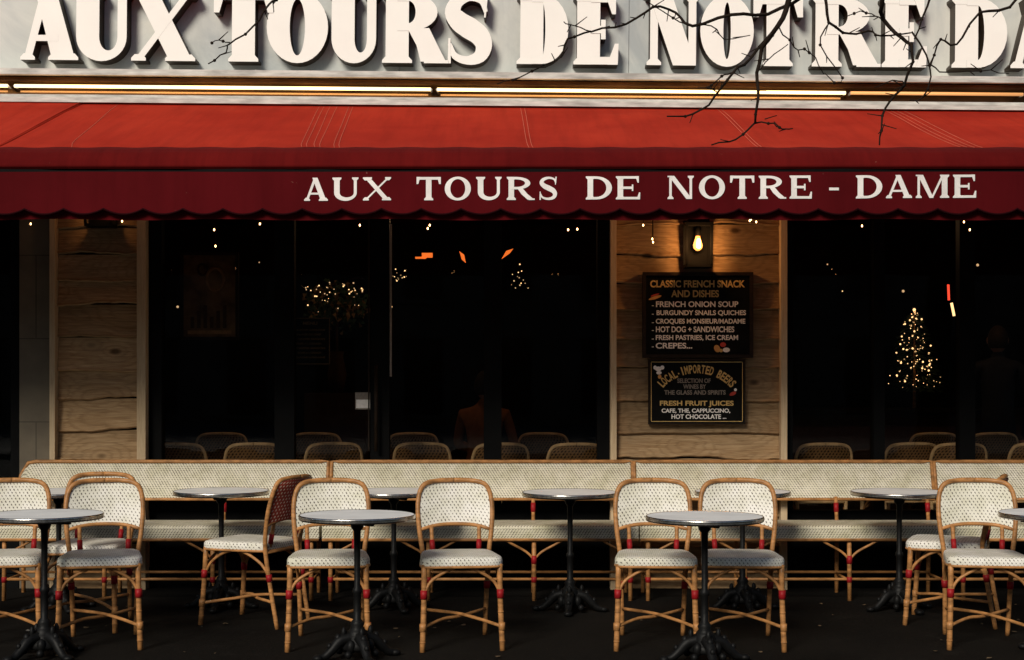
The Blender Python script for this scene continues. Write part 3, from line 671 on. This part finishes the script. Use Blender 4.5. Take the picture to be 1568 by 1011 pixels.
g.tube([(SX(516,12),12,1.55),(SX(516,12),12,2.0)],.01,2,6); g.lathe([(.0,.0),(.05,.0),(.08,.15),(.05,.3),(.06,.34)],(SX(516,12),12,1.3),2,14); g.box(SX(470,12),SX(562,12),11.85,12.15,.1,1.3,2); g.obj('flower_arrangement')
g=fairy([(397,402),(600,470),(796,405),(1267,405),(1497,406),(1383,446),(272,470),(590,388),(1290,446)],12,.010,'bulb2',.4); g.obj('pendant_bulbs')
g=MB(['ember','iron']); d=12.4
for p,y,w,h in ((655,389,.05,.03),(645,394,.05,.012)): g.box(SX(p,d)-w,SX(p,d)+w*.8,d,d+.02,SZ(y,d)-h/1,SZ(y,d)+h*.3,0)
for p,y in ((708,394),(777,388)):
    x,z=SX(p,d),SZ(y,d); n=len(g.v); g.v+=[(x-.025,d,z+.05),(x+.015,d,z+.02),(x+.03,d,z-.05),(x-.005,d,z-.02)] if p<750 else [(x-.05,d,z-.05),(x-.01,d,z+.02),(x+.05,d,z+.04),(x+.02,d,z-.0)]; g.face((n,n+1,n+2,n+3),0)
g.tube([(SX(480,d),d,SZ(631,d)),(SX(490,d),d,SZ(631,d))],.009,0,6)
g.obj('wall_lamp')
g=MB(['redneon','bulb2']); d=12.2
g.tube([(SX(1452,d),d,SZ(436,d)),(SX(1453,d),d,SZ(460,d))],.010,0,6); g.tube([(SX(1457,d),d,SZ(464,d)),(SX(1461,d),d,SZ(484,d))],.011,1,6); g.obj('bar_neon')
M['poster']=mat('old_poster',(.16,.095,.045),.8,0,.6,9,spec=.05); M['posterink']=mat('poster_ink',(.30,.17,.08),.8,spec=.05)
g=MB(['poster','boardframe','posterink','counter']); d=10.25; x0,x1,z0,z1=SX(281,d),SX(361,d),SZ(516,d),SZ(391,d)
g.box(x0,x1,d,d+.02,z0,z1,0); 
for q in ((x0-.02,x0,z0-.02,z1+.02),(x1,x1+.02,z0-.02,z1+.02),(x0,x1,z1,z1+.02),(x0,x1,z0-.02,z0)): g.box(q[0],q[1],d-.012,d+.02,q[2],q[3],1)
xc=(x0+x1)/2
g.tube([(xc+.04+.06*math.cos(a*.4),d-.003,z1-.17+.08*math.sin(a*.4)) for a in range(17)],.012,2,4); g.tube([(xc-.05+.03*math.cos(a*.5),d-.003,z1-.10+.04*math.sin(a*.5)) for a in range(13)],.008,3,4)
for k in range(6): g.box(x0+.05+k*.045,x0+.075+k*.045,d-.004,d-.001,z0+.06,z0+.14+.04*((k*7)%3),3)
g.box(x0+.03,x1-.03,d-.004,d-.001,z0+.02,z0+.045,2)
g.obj('framed_poster')
mb=empty('menu_card'); DB=10.1; g=MB(['board','golddim']); x0,x1,z0,z1=SX(445,DB),SX(505,DB),SZ(558,DB),SZ(487,DB); g.box(x0,x1,DB,DB+.01,z0,z1,0)
for q in ((x0,x0+.005,z0,z1),(x1-.005,x1,z0,z1),(x0+.005,x1-.005,z1-.005,z1),(x0+.005,x1-.005,z0,z0+.005)): g.box(q[0],q[1],DB-.003,DB-.001,q[2],q[3],1)
g.obj('card',mb)
text(mb,"MENU",464,486,493,498,'golddim')
for i in range(7): text(mb,random.choice(["SALADE DU CHEF","SOUPE A L OIGNON","CREPES MAISON","QUICHE LORRAINE"]),452+i%3*2,498-i%2*6,504+i*7,507+i*7,'golddim')
g=MB(['chalk','greypaint']); d=9.948; g.box(SX(544,d),SX(568,d),d-.002,d,SZ(627,d),SZ(601,d),1); g.box(SX(545.5,d),SX(566.5,d),d-.0035,d-.0022,SZ(625,d),SZ(612,d),0)
g.obj('window_sticker')
g=MB(['iron','bulb2'])
PD=[(300,12.0),(690,11.4),(1290,11.6),(1550,11.5)]
for p,y in PD:
    x=SX(p,y); g.tube([(x,y,3.09),(x,y,2.90)],.004,0,5); g.lathe([(.02,.1),(.12,0),(.115,0)],(x,y,2.80),0,14); g.ball((x,y,2.80),.03,1,8,6)
g.obj('pendant_lamp')
for p,y in PD: plight('pendant_glow',(SX(p,y),y,2.72),5.5,None,(1,.60,.30),.06)
# ------------------------------------------------------------------ people
def person(name,x,y,rz,seated,top,z=.1):
    e=empty(name,(x,y,z),(0,0,math.radians(rz)))
    if seated:
        V=[(0,0,.50),(0,.0,.68),(0,-.01,.86),(0,-.02,.99),(0,-.03,1.06),(0,-.045,1.13)]; head=(0,-.055,1.22)
        legs=lambda s:[(s*.10,-.03,.50),(s*.13,-.42,.50),(s*.13,-.40,.10),(s*.13,-.50,.04)]
        arms=lambda s:[(s*.17,-.02,1.0),(s*.23,-.08,.76),(s*.14,-.32,.70),(s*.11,-.38,.70)]
    else:
        V=[(0,0,.92),(0,.0,1.08),(0,0,1.25),(0,0,1.40),(0,0,1.49),(0,-.01,1.55)]; head=(0,-.02,1.64)
        legs=lambda s:[(s*.09,0,.90),(s*.10,-.01,.50),(s*.11,.01,.09),(s*.12,-.12,.04)]
        arms=lambda s:[(s*.18,0,1.42),(s*.24,.02,1.14),(s*.22,-.08,.90),(s*.21,-.10,.83)]
    R_=[.15,.13,.15,.13,.06,.055]; E=[(i,i+1) for i in range(5)]; V=list(V)
    for s in (-1,1):
        b=len(V); V+=legs(s); R_+=[.09,.062,.042,.04]; E+=[(0,b),(b,b+1),(b+1,b+2),(b+2,b+3)]
        b=len(V); V+=arms(s); R_+=[.062,.047,.035,.03]; E+=[(3,b),(b,b+1),(b+1,b+2),(b+2,b+3)]
    me=bpy.data.meshes.new('body'); me.from_pydata(V,E,[]); me.materials.append(M[top]); o=inst(me,'body',e)
    mo=o.modifiers.new('Skin','SKIN')
    try:
        for i,r in enumerate(R_): me.skin_vertices[0].data[i].radius=(r,r*.8)
        me.skin_vertices[0].data[0].use_root=True
    except Exception as ex: print('skin',ex)
    mo.use_smooth_shade=True; sb=o.modifiers.new('Sub','SUBSURF'); sb.levels=2; sb.render_levels=2
    g=MB(['skin','hair','chalk']); hx,hy,hz=head
    g.grid(lambda u,v:(hx+.077*math.sin(math.pi*v)*math.cos(6.2832*u)*(1-.18*(v<.35)*(1-v/.35)),hy+.095*math.sin(math.pi*v)*math.sin(6.2832*u),hz-.115*math.cos(math.pi*v)),20,14,0)
    g.grid(lambda u,v:(hx+.083*math.sin(math.pi*(.30+.70*v))*math.cos(math.pi*(-.12+1.24*u)),hy+.012+.098*math.sin(math.pi*(.30+.70*v))*math.sin(math.pi*(-.12+1.24*u)),hz-.122*math.cos(math.pi*(.30+.70*v))),18,12,1)
    g.tube([(hx,hy-.090,hz+.015),(hx,hy-.112,hz-.02)],[.008,.014],0,6)
    for s in (-1,1): g.ball((hx+s*.03,hy-.084,hz+.012),.010,2,8,5); g.ball((hx+s*.03,hy-.092,hz+.012),.005,1,6,4); g.ball((hx+s*.078,hy,hz-.005),(.010,.02,.03),0,8,6)
    g.tube([(hx-.022,hy-.088,hz-.055),(hx,hy-.094,hz-.057),(hx+.022,hy-.088,hz-.055)],.005,0,6)
    for s in (-1,1):
        w=Vector(arms(s)[-1]); fw=(w-Vector(arms(s)[-2])).normalized()
        g.ball(tuple(w+fw*.045),(.035,.04,.022),0,8,6)
        for k in range(4):
            off=Vector(((k-1.5)*.018,0,0)); a=w+fw*.07+off; g.tube(smooth_path([a,a+fw*.035,a+fw*.055+Vector((0,0,-.02))],2),[.0095,.007],0,6)
        a=w+fw*.03+Vector((-s*.03,0,0)); g.tube([a,a+fw*.03+Vector((-s*.02,0,0))],[.011,.008],0,6)
    g.obj('head_and_hands',e)
person('seated_person',SX(741,11.5),11.5,170,True,'knit',.14); person('standing_person',SX(1528,12.2),12.2,165,False,'coat')
# ------------------------------------------------------------------ tree (bare plane tree standing to the right of the view)
g=MB(['bark']); TD=6.0
def tp(p,y,d=TD): return (SX(p,d),d,SZ(y,d))
g.tube(smooth_path([(4.3,5.0,-.05),(4.25,5.02,1.2),(4.35,5.0,2.6),(4.2,5.1,3.8),(4.4,5.1,5.2),(4.2,5.2,7.0),(4.3,5.2,9)],4),[.19,.04],0,12)
g.tube([(4.3,5,-.02),(4.3,5,.25)],[.30,.19],0,12)
limb=smooth_path([(4.2,5.1,3.7),(3.4,5.4,4.15),(2.5,5.8,4.1),(1.7,6,3.75),(1.14,6,3.35)],4); g.tube(limb,[.075,.018],0,8)
g.tube(smooth_path([(1.14,6,3.35),(.7,6,3.45),(.2,6.0,3.5),(-.4,6,3.35),(-.93,6,3.05)],4),[.014,.005],0,6)
def branch(pts,r0,r1,dj=.0,tw=True):
    ds=[TD+dj*math.sin(i*1.7+pts[0][0]) for i in range(len(pts))]
    P=smooth_path([tp(p,y,d) for (p,y),d in zip(pts,ds)],3)
    P=[q+Vector((random.uniform(-1,1)*.004,random.uniform(-1,1)*.01,random.uniform(-1,1)*.004)) for q in P]
    g.tube(P,[r0,r1],0,6)
    if tw:
        for q in P[2:-1]:
            if random.random()<.38:
                a=random.uniform(0,6.28); l=random.uniform(.02,.06); g.tube([q,q+Vector((math.cos(a)*l,random.uniform(-.03,.03),math.sin(a)*l))],[.0028,.0016],0,5)
            if random.random()<.25: g.ball(tuple(q),(.007,.007,.007),0,6,4)
branch([(1213,-140),(1215,-60),(1208,0),(1192,40),(1168,72),(1160,112),(1160,150),(1157,188)],.014,.0045,.05)
branch([(1157,188),(1128,213),(1088,222)],.0045,.003); branch([(1157,188),(1185,190),(1197,198),(1213,198)],.0035,.0025); branch([(1172,182),(1190,176)],.0025,.002)
branch([(1195,35),(1150,88),(1122,112),(1095,148),(1062,176),(1022,178)],.007,.003,.08)
branch([(1122,112),(1105,118),(1085,135),(1098,140)],.0035,.0025)
branch([(1250,-60),(1230,-5),(1175,20),(1120,22),(1060,40),(1035,18),(1000,12),(960,35),(905,48)],.008,.004,.08)
branch([(905,48),(870,60),(862,85),(850,92),(795,118),(762,128)],.004,.0025,.05); branch([(905,48),(880,40),(862,35)],.003,.002); branch([(1060,40),(1030,28),(975,-5)],.003,.002)
branch([(1060,40),(1090,38),(1110,60),(1150,55)],.003,.002)
branch([(1215,-60),(1262,-10),(1270,35),(1300,52),(1330,48),(1350,55),(1395,50)],.007,.003,.06)
branch([(1395,50),(1425,100),(1412,150),(1392,153)],.004,.0025); branch([(1425,100),(1450,112),(1500,108),(1545,112)],.003,.002); branch([(1270,35),(1255,70),(1290,120),(1270,130)],.003,.002)
branch([(1380,-90),(1352,-10),(1352,30),(1380,58),(1398,80),(1385,130),(1362,155),(1350,190),(1347,221)],.010,.003,.06)
branch([(1450,-70),(1420,10),(1400,60)],.006,.003); branch([(1600,-60),(1545,10),(1500,20),(1465,70),(1440,60),(1425,98)],.007,.003)
branch([(1352,30),(1340,25),(1318,18),(1290,28)],.003,.002); branch([(1192,40),(1215,72),(1240,80),(1262,112)],.003,.002)
branch([(452,-60),(428,-8),(412,8),(386,42),(352,66),(345,80),(318,98)],.005,.0025,.04); branch([(352,66),(335,62),(320,66)],.0025,.0018)
branch([(1160,112),(1178,90),(1205,70)],.003,.002); branch([(1385,130),(1368,122),(1340,135)],.003,.002)
for a in ((1250,-60),(1380,-90),(1450,-70),(1600,-60)):
    p=Vector(tp(*a)); q=limb[-3] if a[0]<1300 else limb[len(limb)//2]; g.tube([q,(q+p)/2+Vector((0,.05,.08)),p],[.02,.008],0,6)
def rec(p,d,l,r,k):
    q=p+d*l; mid=(p+q)/2+Vector((random.uniform(-1,1),random.uniform(-1,1),random.uniform(-1,1)))*l*.08; g.tube([p,mid,q],[r,r*.62],0,5,False)
    if k==0: return
    for _ in range(3):
        nd=(d+Vector((random.uniform(-1,1),random.uniform(-1,1),random.uniform(-.3,.8)))*.75).normalized(); rec(q,nd,l*.72,r*.6,k-1)
for z,a in ((4.6,0),(5.2,1.9),(6.0,4.0),(6.6,.9),(7.4,5.2),(8.6,2.8)): rec(Vector((4.3,5.1,z)),Vector((math.cos(a),math.sin(a)*.6,.6)).normalized(),1.3,.045,4)
g.obj('plane_tree')
# ------------------------------------------------------------------ light
el=math.radians(31); rot=math.radians(204)
w=bpy.data.worlds.new('World'); S.world=w; w.use_nodes=True; nt=w.node_tree; bg=nt.nodes['Background']; sk=nt.nodes.new('ShaderNodeTexSky')
sk.sky_type='NISHITA'; sk.sun_disc=False; sk.sun_elevation=el; sk.sun_rotation=rot; L(nt,sk.outputs[0],bg.inputs[0]); bg.inputs[1].default_value=.06
sl=bpy.data.lights.new('sun','SUN'); sl.energy=3.0; sl.angle=math.radians(18); sl.color=(1,.925,.80); so=bpy.data.objects.new('sun',sl); S.collection.objects.link(so)
ts=Vector((math.cos(el)*math.sin(rot),math.cos(el)*math.cos(rot),math.sin(el))); so.rotation_euler=ts.to_track_quat('Z','Y').to_euler(); so.location=ts*40
# ------------------------------------------------------------------ camera
cam=bpy.data.cameras.new('camera'); co=bpy.data.objects.new('camera',cam); S.collection.objects.link(co); co.location=(0,0,CH); co.rotation_euler=(math.pi/2,0,0)
cam.sensor_width=36; cam.lens=36*F/1568; cam.shift_y=(HZ-505.5)/1568; cam.clip_end=2000; S.camera=co
S.view_settings.view_transform='Standard'; S.view_settings.look='None'; S.view_settings.exposure=0
